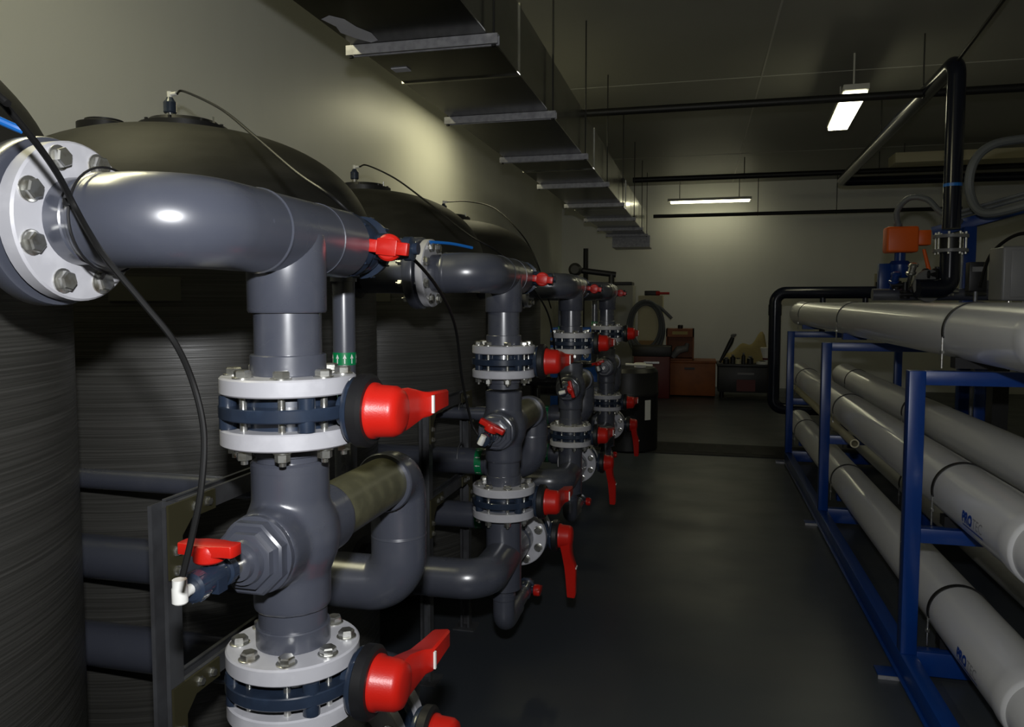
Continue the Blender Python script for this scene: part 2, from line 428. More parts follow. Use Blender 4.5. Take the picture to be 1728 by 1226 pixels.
def ball_valve(r, length, wing, hh=.42, hr=.35):
    """axis +y from the origin, stem +x at mid length (rotated as needed)"""
    V = thing('ball_valve', '', 'valve')
    q = MB(); L_ = length
    q.lathe([(0, r*.8), (.003, r*1.02), (L_*.20, r*1.08), (L_*.22, r*.86), (L_*.30, r*.92), (L_*.5, r*1.0), (L_*.70, r*.92), (L_*.78, r*.86), (L_*.80, r*1.08), (L_-.003, r*1.02), (L_, r*.8)], (0,0,0), (0,1,0), 32)
    for k in range(10):
        th = 2*PI*k/10
        for y0 in (L_*.04, L_*.83):
            c = Vector((math.cos(th)*r*1.06, 0, math.sin(th)*r*1.06))
            q.cyl(c + Vector((0, y0, 0)), c + Vector((0, y0+L_*.13, 0)), r*.045, 8)
    q.cyl((0, L_*.5, 0), (r*1.32, L_*.5, 0), r*.42, 20)
    q.box(-r*.9, r*.1, L_*.38, L_*.62, -r*1.02, -r*.4)
    q.build('body', M['blue_pvc'], V)
    # winged handle
    q = MB().lathe([(0, wing*hr*.85), (.003, wing*hr*.95), (wing*hh*.62, wing*hr), (wing*hh*.95, wing*hr*.86), (wing*hh, 0)], (r*1.2, L_*.5, 0), (1, 0, 0), 28)
    x0 = r*1.2 + wing*hh*.40; x1 = r*1.2+wing*hh
    poly = [(-.5, -.10), (-.47, -.15), (-.30, -.155), (-.15, -.20), (.15, -.20), (.30, -.155), (.47, -.15), (.5, -.10), (.5, .10), (.47, .15), (.30, .155), (.15, .20), (-.15, .20), (-.30, .155), (-.47, .15), (-.5, .10)]
    q.prism([(a*wing, b*wing) for a, b in poly], (x0, L_*.5, 0), (0, 1, 0), (0, 0, 1), x1-x0)
    q.build('handle', M['red'], V, bevel=.0012)
    return V

def unit_tank():
    T = thing('filter_tank', '', 'tank', (-1.8, Y0-.27, 0))
    R_ = .67; zs = 1.64; hd = .465
    MB().lathe([(.06, R_-.02), (.10, R_), (zs, R_)], (0,0,0), (0,0,1), 96).build('shell', M['tank'], T)
    prof = [(zs + hd*math.sin(t)**.83, R_*math.cos(t)**.83) for t in [PI/2*k/26 for k in range(27)]]
    prof[-1] = (zs+hd, 0)
    MB().lathe(prof, (0,0,0), (0,0,1), 96, cap=False).build('dome', M['dome'], T)
    MB().lathe([(0, R_-.09), (.07, R_-.06)], (0,0,0), (0,0,1), 64).build('base_ring', M['black'], T)
    q = MB().lathe([(0, .15), (.034, .15), (.036, .12), (.052, .115), (.054, .0)], (0, 0, zs+hd-.014), (0,0,1), 40)
    for k in range(8):
        th = PI/4*k+.3
        q.cyl((.132*math.cos(th), .132*math.sin(th), zs+hd), (.132*math.cos(th), .132*math.sin(th), zs+hd+.032), .006, 8)
    q.build('lid', M['black'], T)
    q = MB().lathe([(0, .085), (.030, .085), (.038, .06), (.044, .06)], (-.15, -.21, zs+hd-.040), (0,0,1), 28)
    q.build('port_cover', M['black'], T)
    q = MB().lathe([(0, .014), (.035, .014)], (-.04, -.02, zs+hd+.035), (0,0,1), 20)
    q.build('nipple', M['steel'], T)
    q = MB().lathe([(0, .019), (.004, .0225), (.038, .0225), (.046, .016), (.056, .011)], (-.04, -.02, zs+hd+.066), (0,0,1), 20)
    q.build('air_valve', M['blue_pvc'], T)
    q = MB().lathe([(0, .009), (.022, .009)], (-.04, -.02, zs+hd+.120), (0,0,1), 14)
    q.cyl((-.04, -.02, zs+hd+.132), (-.012, -.02, zs+hd+.134), .007, 12)
    q.build('hose_fitting', M['white'], T)
    q = MB().cyl((.12, .0, zs+hd+.01), (.12, .0, zs+hd+.05), .004, 8)
    q.build('stud', M['steel'], T)
    # rating plate on the side facing the aisle
    a0, a1 = math.radians(-71), math.radians(-55); q = MB(); vs = []; fs = []; n = 8
    for k in range(n+1):
        a = a0+(a1-a0)*k/n
        for z in (1.505, 1.572):
            vs.append(((R_+.002)*math.cos(a), (R_+.002)*math.sin(a), z)); 
    for k in range(n): fs.append((2*k, 2*k+2, 2*k+3, 2*k+1))
    q.add(vs, fs).build('rating_plate', M['plate'], T)
    # side port towards the riser
    MB().lathe([(0, .10), (.03, .10), (.035, .08), (.06, .08)], (R_-.03, 0, ZT), (1, 0, 0), 40).build('side_port', M['black'], T)
    MB().lathe([(0, .10), (.03, .10), (.035, .08), (.06, .08)], (R_-.03, 0, ZB), (1, 0, 0), 40).build('side_port', M['black'], T)
    return T

DZ = [0, -.017, -.028, -.034]             # the farther units sit a little lower
order = ['nearest', 'second', 'third', 'farthest']
# tanks: A (left edge) ... E
T0 = unit_tank()
T0['label'] = 'dark wound fibreglass filter tank at the left edge, nearest of the row'
T0['group'] = 'filter tanks along the wall'
tank_lab = ['dark fibreglass filter tank behind the nearest pipe riser, second from the left edge',
            'dark fibreglass filter tank behind the second pipe riser from the camera',
            'dark fibreglass filter tank behind the third riser, farthest of the row']
for k, l in enumerate(tank_lab): dup(T0, (0, PITCHY*(k+1), 0), l)

R1 = riser(.845, 1.093, ZV1+.012); R2 = riser(.795, 1.062); R2.location.y += PITCHY; R2.location.z = DZ[1]; G = 'grey pipe risers in front of the tanks'
R1['label'] = 'grey plastic pipe riser with white flanges, nearest to the camera'; R1['group'] = G
R2['label'] = 'grey plastic pipe riser with white flanges, second from the camera'; R2['group'] = G
for k, l in enumerate(['grey plastic pipe riser with white flanges, third from the camera',
                       'grey plastic pipe riser with white flanges, farthest, beside the black drum']):
    d = dup(R2, ((.0, .02)[k], PITCHY*(k+1), DZ[k+2]-DZ[1]), l)

VV = butterfly_valve('v'); VV.location = (XR0, Y0, ZV1+.012); VV['group'] = 'red handled butterfly valves'
VV['label'] = 'navy butterfly valve with large red handle, upper one on the nearest riser'
VH = butterfly_valve('h'); VH.location = (XR0, Y0+.283, ZB); VH['group'] = 'red handled butterfly valves'
VH['label'] = 'butterfly valve with hanging red lever, lowest on the nearest riser'
for k in range(4):
    dx = .02 if k == 3 else 0
    if k: dup(VV, (dx, PITCHY*k, DZ[k]-.012), 'navy butterfly valve with red handle, upper one on the %s riser' % order[k])
    dup(VV, (dx, PITCHY*k, (.795 if k else .845)-ZV1-.012+DZ[k]), 'navy butterfly valve with red handle, middle one on the %s riser' % order[k])
    if k: dup(VH, (dx, PITCHY*k, DZ[k]), 'butterfly valve with red lever hanging straight down, on the %s riser' % order[k])

# ball valves: end of the top tee, in front of the cross, on the drain
BT = ball_valve(.060, .125, .098); BT.location = (XR0, Y0+.200, ZT)
for c in list(BT.children):
    if c.name.startswith('handle'): bpy.data.objects.remove(c)
q = MB().lathe([(.040, .020), (.064, .020), (.066, .024), (.082, .024), (.084, .019), (.092, .022), (.108, .022), (.116, .019), (.118, .024), (.134, .024), (.136, .012), (.146, .012)], (0, .05, -.008), (1, 0, 0), 24)
q.cyl((.100, .05, -.008), (.100, .016, -.008), .010, 14)
q.build('vent_body', M['blue_pvc'], BT)
q = MB().lathe([(0, .023), (.003, .026), (.016, .027), (.020, .022), (.021, 0)], (.100, .022, -.008), (0, -1, 0), 28)
Mh = Matrix.Translation((.100, .004, -.008)) @ Matrix.Rotation(math.radians(7), 4, 'Y')
for x0, x1, h in ((-.042, -.020, .0125), (-.021, .021, .016), (.020, .043, .0125)): q.box(x0, x1, -.008, .007, -h, h, Mh)
q.build('handle', M['red'], BT, bevel=.002)
BT.location = (XR0, Y0+.200, ZT); BT['group'] = 'ball valves on the top tees'
BT['label'] = 'large navy ball valve with red winged handle on the top tee of the nearest riser'
BS = ball_valve(.021, .090, .092, .30, .26); BS.location = (XR0, Y0-.276, 1.098); BS.rotation_euler = (0, -PI/2, 0)
BS['group'] = 'small sampling valves in front of the crosses'
BS['label'] = 'small navy ball valve with red wing handle and white hose fitting, nearest riser'
# its handle is turned across the pipe
for c in BS.children:
    if c.name.startswith('handle'):
        c.matrix_local = Matrix.Translation((0, .045, 0)) @ Matrix.Rotation(PI/2, 4, 'X') @ Matrix.Translation((0, -.045, 0))
q = MB(); q.cyl((0, .004, 0), (0, -.016, 0), .008, 14)
q.build('end_fitting', M['white'], BS)
q = MB().cyl((0, -.010, 0), (0, -.022, 0), .0085, 14)
q.lathe([(-.012, .009), (-.010, .0108), (.010, .0108), (.012, .0098), (.022, .0098)], (0, -.022, 0), (1, 0, 0), 16)
q.build('hose_fitting', M['white'], BS)
BD = ball_valve(.034, .10, .07); BD.location = (XR0, Y0+.29, ZD); BD['group'] = 'drain valves near the floor'
BD['label'] = 'navy drain valve with small red handle low on the nearest riser'
for k in (1, 2, 3):
    dup(BT, (0, PITCHY*k, DZ[k]), 'navy ball valve with red winged handle on the top tee of the %s riser' % order[k])
    b = dup(BS, (0, PITCHY*k, -.036+DZ[k]), 'small navy ball valve with red wing handle and white fitting, %s riser' % order[k])
    b.rotation_euler = (0, -PI/2 + [0, .45, 1.3, -.3][k], 0)
    dup(BD, (0, PITCHY*k, DZ[k]), 'navy drain valve with small red handle near the floor below the %s riser' % order[k])

# cross pipes running to the wall between the tanks
def arrow_tape(mb_parent, c, ax, r, up):
    t = MB().lathe([(0, r+.001), (.030, r+.001)], c, ax, 40, cap=False).build('arrow_tape', M['green'], mb_parent)
    a = Vector(ax).normalized(); u = a.orthogonal().normalized(); v = a.cross(u)
    q = MB(); n = 10
    for k in range(n):
        th = 2*PI*k/n
        d = u*math.cos(th)+v*math.sin(th); s_ = a.cross(d)
        o = Vector(c) + d*(r+.0018) + a*.004
        for (t0, t1, h0, h1) in ((0, .014, .0013, .0013), (.012, .022, .0042, .0002)):
            q.add([o+a*t0-s_*h0, o+a*t0+s_*h0, o+a*t1+s_*h1, o+a*t1-s_*h1], [(0,1,2,3)])
    q.build('arrows', M['white'], t, flat=True)
P1 = thing('service_pipe', 'thin grey pipe turning up beside the nearest riser, green arrow tape', 'pipe', (XR0, Y0+DY, 0), group='thin service pipes')
q = MB().tube(bend([(-1.78, 0, 1.035), (-.135, 0, 1.035), (-.135, 0, 1.575)], .04, 8), .0265, 28)
q.lathe([(0, .031), (.05, .031)], (-.20, 0, 1.035), (-1, 0, 0), 24)
q.build('pipe', M['pvc'], P1)
MB().tube(bend([(-.135, 0, 1.55), (-.135, 0, 1.615), (-.135, -.13, 1.615)], .03, 8), .031, 24).build('elbow', M['pvc'], P1)
arrow_tape(P1, (-.135, 0, 1.352), (0, 0, 1), .0265, 1)
P2 = thing('cross_pipe', '', 'pipe', (XR0, Y0+DY, 0), group='thick cross pipes between the tanks')
q = MB().cyl((-.14, 0, .825), (-1.79, 0, .825), RP, 36); collar(q, (-.15, 0, .825), (-1, 0, 0), .05)
q.build('pipe', M['pvc'], P2); arrow_tape(P2, (-.215, 0, .825), (-1, 0, 0), RP, 1)
P2['label'] = 'upper thick grey cross pipe left of the nearest riser'
P3 = dup(P2, (0, 0, ZB-.825), 'lower thick grey cross pipe left of the nearest riser')
for k in (1, 2, 3):
    dup(P1, (0, PITCHY*k, DZ[k]), 'thin grey service pipe beside the %s riser' % order[k])
    dup(P2, (0, PITCHY*k, DZ[k]), 'upper thick grey cross pipe left of the %s riser' % order[k])
    dup(P3, (0, PITCHY*k, DZ[k]), 'lower thick grey cross pipe left of the %s riser' % order[k])

# strut frames carrying the cross pipes
def strut(mb, a, b, w=.041, open_dir=None):
    """U channel from a to b, open towards open_dir"""
    a = Vector(a); b = Vector(b); d = (b-a); L_ = d.length; d.normalize(); n = Vector(open_dir).normalized(); s_ = d.cross(n)
    h = w/2; t = .0035; lip = .009
    prof = [(-h, h), (-h, -h), (h, -h), (h, h), (h-lip, h), (h-lip, h-t), (h-t, h-t), (h-t, -h+t), (-h+t, -h+t), (-h+t, h-t), (-h+lip, h-t), (-h+lip, h)]
    n_ = len(prof)
    vs = [a + s_*p[0] + n*p[1] for p in prof] + [b + s_*p[0] + n*p[1] for p in prof]
    fs = [(i, (i+1) % n_, n_+(i+1) % n_, n_+i) for i in range(n_)] + [tuple(range(n_)), tuple(range(n_, 2*n_))]
    mb.add(vs, fs)
FR = thing('strut_frame', 'dark steel channel frame with bolted corner plates left of the nearest riser', 'support frame', (-1.03, Y0+.10, 0), group='steel strut pipe supports')
for y in (0, .52):
    q = MB(); strut(q, (0, y, 0), (0, y, 1.10), open_dir=(0, -1, 0)); q.box(-.05, .05, y-.05, y+.05, 0, .006)
    q.build('post', M['galv'], FR, flat=True)
for z in (1.083, .712):
    q = MB(); strut(q, (0, .022, z), (0, .50, z), open_dir=(0, 0, 1)); q.build('rail', M['galv'], FR, flat=True)
    for y, s in ((0, 1), (.52, -1)):
        pl = MB().prism([(-.02*s, .02), (-.02*s, -.13), (.02*s, -.13), (.02*s, -.05), (.05*s, -.022), (.13*s, -.022), (.13*s, .02)], (.022, y, z), (0, 1, 0), (0, 0, 1), .005).build('corner_plate', M['olive'], FR)
        for (dy, dz) in ((0, -.115), (0, -.075), (.10*s, 0), (.06*s, 0)):
            MB().lathe([(0, .011), (.003, .011), (.003, .008), (.010, .008)], (.027, y+dy, z+dz), (1, 0, 0), 6).build('bolt', M['steel'], pl)
for z, r in ((1.035, .027), (.825, RP)):
    q = MB()
    pth = [(0.02, .39+math.cos(a)*(r+.003), z+math.sin(a)*(r+.003)) for a in [PI*k/10 for k in range(11)]]
    q.tube(pth, .003, 6)
    q.build('pipe_clamp', M['galv'], FR)
for k in (1, 2, 3): dup(FR, (0, PITCHY*k, 0), 'dark steel channel frame with corner plates left of the %s riser' % order[k])

# hoses and thin tubes
def hose(name, pts, r, label, m='rubber', cat='hose', n=10, group=None, seg=10):
    P = [Vector(p) for p in pts]
    o = MB().tube(spline(P, n), r, seg).build(name, M[m], loc=P[0]); return tag(o, label, cat, group)
HOSES = __import__('json').loads('''{"h1": [[-1.81, 0.9, 2.252], [-1.62, 0.86, 2.27], [-1.25, 0.74, 2.08], [-0.7666, 0.6848, 1.7443], [-0.768, 0.7143, 1.7278], [-0.7708, 0.7628, 1.6904], [-0.7809, 0.8046, 1.6592], [-0.7848, 0.8323, 1.6246], [-0.758, 0.8262, 1.5894], [-0.7317, 0.8252, 1.5551], [-0.6903, 0.8418, 1.4966], [-0.656, 0.8521, 1.4485], [-0.6219, 0.8415, 1.3953], [-0.6054, 0.8364, 1.3361], [-0.601, 0.8228, 1.2713], [-0.6076, 0.8122, 1.2137], [-0.6157, 0.8017, 1.1626]], "h2": [[-1.81, 2.4, 2.238], [-1.8078, 2.4344, 2.2556], [-1.4436, 2.1107, 2.0971], [-1.1087, 1.7685, 1.9231], [-0.8551, 1.5221, 1.7831], [-0.7276, 1.4352, 1.714], [-0.6778, 1.4951, 1.6553], [-0.6297, 1.6067, 1.6058], [-0.6475, 1.8555, 1.5339], [-0.6825, 2.0981, 1.4327], [-0.7053, 2.2361, 1.2645], [-0.697, 2.3011, 1.1265], [-0.6763, 2.3033, 1.0834]], "h3": [[-1.81, 3.9, 2.238], [-1.7846, 3.9462, 2.252], [-1.4849, 3.598, 2.1187], [-1.1513, 3.1517, 1.9352], [-0.8866, 2.8959, 1.768], [-0.7725, 2.9191, 1.6984], [-0.7236, 3.2335, 1.5905], [-0.6921, 3.541, 1.4456], [-0.7084, 3.8322, 1.2299], [-0.6938, 3.9271, 1.0528]], "h4": [[-1.81, 5.4, 2.238], [-1.7178, 5.6142, 2.2649], [-1.468, 5.4638, 2.1865], [-1.1843, 5.1058, 1.9645], [-1.0628, 5.02, 1.778], [-1.0303, 5.1207, 1.6226], [-0.9997, 5.2206, 1.4609]]}''')
GH = 'black air hoses'
lab = {'h1': 'black rubber hose looping down in front of the left tank to the sampling valve',
       'h2': 'black hose from the second tank lid sagging over the nearest top valve',
       'h3': 'black hose from the third tank lid running down towards the far risers',
       'h4': 'short black hose arching from the farthest tank lid'}
for k, v in HOSES.items(): hose('air_hose', v, .0042 if k == 'h1' else .0042, lab[k], group=GH)
t = hose('blue_air_tube', [(-1.40, .70, 1.90), (-1.12, .80, 1.80), (-.98, .84, 1.768), (-.93, .90, 1.742)], .0055, 'short blue air tube above the left white flange', 'bluetube', 'tube')
t2 = hose('blue_air_tube', [[-0.8608, 2.3817, 1.6982], [-0.8068, 2.4463, 1.6962], [-0.7539, 2.5102, 1.686]], .005, 'thin blue air tube above the second riser elbow', 'bluetube', 'tube')
# cable tie around the nearest elbow
tie = thing('cable_tie', 'black cable tie strapping the hose to the nearest elbow', 'cable tie', (XR0-.118, Y0-.27, ZT))
MB().tube([(0, .0735*math.cos(a), .0735*math.sin(a)) for a in [2*PI*k/40 for k in range(41)]], .0018, 8).build('strap', M['black'], tie)
MB().box(-.004, .004, -.079, -.071, .012, .022).build('buckle', M['black'], tie, bevel=.001)

# ------------------------------------------------------------------ ceiling duct with hangers
D = thing('air_duct', 'long galvanised rectangular air duct hung below the ceiling', 'air duct', (-1.185, 0, 2.622))
ys = [-1.0, .5, 1.85, 3.75, 6.5, 9.3, 12.0, 13.2]
for a, b in zip(ys, ys[1:]):
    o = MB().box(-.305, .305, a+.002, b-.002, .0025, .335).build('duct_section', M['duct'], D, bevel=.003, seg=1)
    MB().box(-.302, .302, a+.004, b-.004, 0, .0024).build('shaded_underside', M['ductshade'], D)  # thin added sheet carrying the painted shade of the underside
    MB().box(-.311, .311, b-.012, b+.012, -.006, .341).build('joint', M['duct'], D) if b < 13 else None
MB().box(-.25, .37, 12.9, 13.5, -.20, -.01).build('outlet', M['strap'], D)
o = MB()
pts = [(-.29, 2.84), (-.27, 2.93), (-.285, 3.0), (-.25, 3.08), (-.21, 3.14), (-.17, 3.12), (-.16, 3.03), (-.19, 2.95), (-.20, 2.86), (-.24, 2.81)]
o.prism(pts, (0, 0, -.0015), (1, 0, 0), (0, 1, 0), -.001) if False else o.add([(x, y, -.0012) for x, y in pts], [tuple(range(len(pts)))])
o.build('sealant_patch', M['patch'], D, flat=True)
o = MB().box(-.27, -.19, 3.50, 3.56, -.0045, -.0005).build('tape', M['patch'], D)
HG = None
for k, y in enumerate([1.75, 3.17, 4.50, 5.82, 7.22, 8.72, 10.25, 11.6, 12.7]):
    if HG is None:
        HG = thing('duct_hanger', '', 'hanger', (-1.185, y, 2.622), group='duct hangers')
        q = MB(); strut(q, (-.335, 0, -.022), (.350, 0, -.022), .041, open_dir=(0, 0, -1)); q.build('cross_bar', M['strap'], HG, flat=True)
        for x in (-.318, .330):
            q = MB().cyl((x, 0, -.05), (x, 0, .978), .0052, 10); q.lathe([(0, .011), (.008, .011)], (x, 0, -.05), (0,0,1), 6)
            q.build('threaded_rod', M['darkpipe'], HG)
        HG['label'] = 'galvanised duct hanger above the camera, nearest of the row'
    else:
        nm = ['first visible', 'second', 'third', 'fourth', 'fifth', 'sixth', 'seventh', 'last'][k-1]
        h = dup(HG, (0, y-1.75, 0), 'galvanised bar and rod hanger under the duct, %s counted from the camera' % nm)

# ------------------------------------------------------------------ ceiling pipes and lamps
def ceil_pipe(x0, x1, y, z, r, label, rods=()):
    P = thing('ceiling_pipe', label, 'pipe', ((x0+x1)/2, y, z), group='dark pipes across the ceiling')
    MB().cyl((x0-P.location.x, 0, 0), (x1-P.location.x, 0, 0), r, 20).build('pipe', M['darkpipe'], P)
    for x in rods:
        q = MB().cyl((x-P.location.x, 0, r*.8), (x-P.location.x, 0, ZC-z), .006, 8)
        q.tube([(x-P.location.x, (r+.004)*math.cos(a), (r+.004)*math.sin(a)) for a in [2*PI*k/16 for k in range(17)]], .004, 6)
        q.build('hanger_rod', M['darkpipe'], P)
ceil_pipe(-1.2, XR, 6.72, 3.14, .032, 'dark pipe crossing the ceiling nearest the camera, passing below the lamp', (1.68, 2.62))
ceil_pipe(-1.0, XR, 11.7, 3.33, .04, 'dark pipe crossing the ceiling at mid room', (2.4, .6))
ceil_pipe(-.78, 3.9, 13.2, 2.95, .03, 'thin dark pipe below the far ceiling lamp', (.9, 2.1))
def lamp(loc, rz, length, label, wd=.20):
    Lm = thing('ceiling_lamp', label, 'lamp', loc, rz, group='fluorescent ceiling lamps')
    h = length/2
    MB().box(-h, h, -wd/2, wd/2, .0, .045).build('housing', M['fixture'], Lm, bevel=.004)
    MB().box(-h+.05, h-.03, -wd/2+.01, wd/2-.01, -.032, -.001).build('diffuser', M['lamp'], Lm, bevel=.008)
    for x in (-h+.2, h-.2): MB().cyl((x, 0, .045), (x, 0, ZC-loc[2]), .008, 8).build('suspension', M['fixture'], Lm)
    return Lm
lamp((1.27, 7.62, 3.25), math.radians(86.5), 1.45, 'lit twin tube ceiling lamp hanging over the aisle beside the standpipe', .20)
lamp((.13, 13.55, 3.23), 0, 1.38, 'lit fluorescent lamp seen lengthwise near the far wall', .12)

# ------------------------------------------------------------------ blue rack with white pressure vessels
RK = thing('vessel_rack', 'blue square tube steel rack holding white pressure vessels', 'rack', (.83, 3.285, 0))
PW = .03
for y in (0, 2.18, 4.24):
    for x in (0, .92):
        MB().box(x-PW, x+PW, y-PW, y+PW, .1, 1.235).build('post', M['blue'], RK, bevel=.003)
    for z0, z1 in ((1.180, 1.235), (.555, .612)):
        MB().box(.03, .89, y-PW+.002, y+PW-.002, z0, z1).build('cross_beam', M['blue'], RK, bevel=.002)
    MB().box(.03, .89, y-PW, y+PW, .02, .115).build('cross_beam', M['blue'], RK, bevel=.002)
    pl = MB().box(-.11, .03, y-.05, y+.05, .001, .009).build('foot_plate', M['blue'], RK, bevel=.001)
    MB().box(-.114, .03, y-.056, y-.050, .0, .014).build('plate_edge', M['strap'], pl)
for x in (0, .92):
    q = MB().box(x-PW, x+PW, -1.5, 4.27, .02, .10); q.box(x-PW-.012, x+PW+.012, -1.5, 4.27, .012, .022)
    q.build('base_rail', M['blue'], RK, bevel=.002)
MB().box(-.03, .95, -1.53, -1.47, .02, .10).build('cross_beam', M['blue'], RK)

def text_mesh(txt, size, bold=.0, shear=.25):
    cu = bpy.data.curves.new('lettering', 'FONT'); cu.body = txt; cu.size = size; cu.offset = bold; cu.shear = shear
    cu.resolution_u = 3; o = bpy.data.objects.new('lettering', cu); COL.objects.link(o)
    dg = bpy.context.evaluated_depsgraph_get(); me = bpy.data.meshes.new_from_object(o.evaluated_get(dg))
    bpy.data.objects.remove(o); bm = bmesh.new(); bm.from_mesh(me)
    bmesh.ops.triangulate(bm, faces=bm.faces)
    for _ in range(2):
        es = [e for e in bm.edges if e.calc_length() > size*.12]
        if es: bmesh.ops.subdivide_edges(bm, edges=es, cuts=1); bmesh.ops.triangulate(bm, faces=bm.faces)
    vs = [v.co.copy() for v in bm.verts]; bm.verts.index_update(); fs = [[v.index for v in f.verts] for f in bm.faces]
    bm.free(); bpy.data.meshes.remove(me); return vs, fs
RV = .113
def wrap(vs, y0, a0, s=-1):
    """flat text (x along the vessel towards the camera, y around it) onto the vessel"""
    out = []
    for v in vs:
        a = a0 - v.y/RV
        out.append(((RV+.0012)*math.cos(a), y0 + s*v.x, (RV+.0012)*math.sin(a)))
    return out
def vessel():
    V = thing('pressure_vessel', '', 'pressure vessel', (1.03, 5.6, 0), group='white pressure vessels on the blue rack')
    prof = [(-3.50, 0), (-3.50, .085), (-3.48, .104), (-3.46, .108), (-3.12, .108), (-3.11, .116), (-3.10, .1175), (-3.04, .1175), (-3.015, .115), (-2.99, RV), (2.70, RV), (2.72, .118), (2.78, .1235), (2.84, .118), (2.86, .10), (2.93, .098), (2.95, .09), (2.95, 0)]
    MB().lathe(prof, (0,0,0), (0,1,0), 56).build('shell', M['vessel'], V)
    for y in (-2.33, .03, 2.15):
        pth = [((RV+.003)*math.cos(a), y, (RV+.003)*math.sin(a)) for a in [math.radians(-12)+math.radians(204)*k/30 for k in range(31)]]
        q = MB()
        vs = []; fs = []
        for a in [math.radians(-12)+math.radians(204)*k/30 for k in range(31)]:
            for rr, dy in ((RV+.0004, -.012), (RV+.0045, -.012), (RV+.0045, .012), (RV+.0004, .012)):
                vs.append((rr*math.cos(a), y+dy, rr*math.sin(a)))
        for k in range(30):
            for j in range(4): fs.append((k*4+j, k*4+(j+1) % 4, (k+1)*4+(j+1) % 4, (k+1)*4+j))
        fs += [(0,1,2,3), (120,121,122,123)]
        q.add(vs, fs); st = q.build('strap', M['vband'], V, flat=False)
        q = MB()
        for s in (-1, 1):
            q = MB(); x = s*(RV+.003)*math.cos(math.radians(12)); q.cyl((x, y, -.02), (x, y, -.142), .004, 8); q.lathe([(0, .009), (.012, .009)], (x, y, -.085), (0,0,1), 6)
            q.build('strap_bolt', M['steel'], st)
        MB().box(-.075, .075, y-.03, y+.03, -.140, -.098).build('saddle', M['blue'] if y > -2 else M['black'], V)
    # maker's lettering near the front end
    q = MB(); vs, fs = text_mesh('PRO', .052, .003); q.add(wrap(vs, -2.68, math.radians(191)), fs); q.build('lettering', M['ink'], V, flat=True)
    q = MB(); vs, fs = text_mesh('TEC', .052, 0); q.add(wrap([v+Vector((.104, 0, 0)) for v in vs], -2.68, math.radians(191)), fs); q.build('lettering', M['ink2'], V, flat=True)
    q = MB(); vs = []; fs = []
    for k in range(9):
        for j in range(2): vs.append(Vector((.0+.20*k/8, -.016+.006*j, 0)))
    for k in range(8): fs.append((2*k, 2*k+2, 2*k+3, 2*k+1))
    q.add(wrap(vs, -2.68, math.radians(191)), fs); q.build('underline', M['ink'], V, flat=True)
    return V
V0 = vessel(); V0.location.z = 1.388
front = [c for c in V0.children if c.name.startswith(('lettering', 'underline'))]
V0['label'] = 'long white pressure vessel on top of the blue rack, aisle side'
for (dx, z, l) in [(.44, 1.388, 'long white pressure vessel on top of the rack, behind the aisle side one'),
                  (0, .752, 'long white pressure vessel on the middle level of the rack, aisle side'),
                  (.44, .752, 'long white pressure vessel on the middle level of the rack, inner side'),
                  (0, .256, 'long white pressure vessel on the bottom level of the rack, aisle side'),
                  (.44, .256, 'long white pressure vessel on the bottom level of the rack, inner side')]:
    dup(V0, (dx, 0 if z > 1 else .06, z-1.388), l)
q = MB().lathe([(-.03, .036), (.012, .036), (.014, .030)], (-RV+.005, -3.20, .0), (-1, 0, 0), 24); q.build('side_port', M['black'], V0)
for c in front: bpy.data.objects.remove(c)      # the top one is turned, its lettering faces away
# open white pipe through the rack
p = thing('white_pipe', 'narrow white pipe with an open end lying through the blue rack', 'pipe', (.935, 5.0, .64))
pr = [(0, .019), (0, .027), (3.0, .027), (3.0, .019)]
MB().lathe(pr + [pr[0]], (0, 0, 0), (0, 3, .02), 28, cap=False).build('pipe', M['beige'], p)

# ------------------------------------------------------------------ dark pipe loop beyond the rack
lp = thing('return_pipe', 'dark vertical pipe with rounded corner beyond the end of the rack', 'pipe', (.75, 8.9, 0))
q = MB().tube(bend([(1.9, 0, .33), (.06, 0, .33), (.06, 0, 1.61), (1.75, 0, 1.61)], .11, 12), .065, 28)
q.build('pipe', M['darkpvc'], lp)
for x in (.55, .98): MB().cyl((x, 0, 1.58), (x, 0, 1.18), .03, 16).build('branch', M['darkpvc'], lp)
MB().lathe([(0, .071), (.12, .071)], (.06, 0, 1.36), (0,0,1), 28).build('socket', M['darkpvc'], lp)
for x in (.25, 1.6): MB().box(x-.03, x+.03, -.05, .05, 0, .28).build('foot', M['galv'], lp)

# ------------------------------------------------------------------ standpipe and pump skid behind the rack
SP = thing('standpipe', 'tall dark standpipe rising to the ceiling behind the rack', 'pipe', (1.71, 6.0, 0))
q = MB().tube(bend([(0, 0, 2.02), (0, 0, 3.17), (.08, 5.0, 3.10), (3.3, 5.1, 3.10)], .10, 10), .059, 28)
q.build('pipe', M['darkpvc'], SP)
MB().lathe([(0, .0598), (.022, .0598)], (0, 0, 2.31), (0,0,1), 28, cap=False).build('tape', M['bluetube'], SP)
for z in (1.965, 1.865):
    f = MB().lathe([(-.012, .11), (-.010, .112), (.010, .112), (.012, .11)], (0, 0, z), (0,0,1), 40).build('flange', M['steelgrey'], SP)
    if z > 1.9:
        for k in range(8):
            th = PI/8+PI/4*k
            MB().cyl((.093*math.cos(th), .093*math.sin(th), 1.84), (.093*math.cos(th), .093*math.sin(th), 1.995), .008, 8).build('bolt', M['steel'], f)
MB().lathe([(0, .075), (.088, .075)], (0, 0, 1.871), (0,0,1), 28).build('valve_body', M['black'], SP)
MB().tube(bend([(0, 0, 1.86), (0, 0, 1.60), (-.22, -.05, 1.60)], .08, 10), .066, 28).build('elbow', M['darkpvc'], SP)
q = MB().lathe([(-.012, .115), (.012, .115)], (-.13, .02, 1.62), (.5, -1, 0), 36); q.build('gasket_ring', M['steelgrey'], SP)
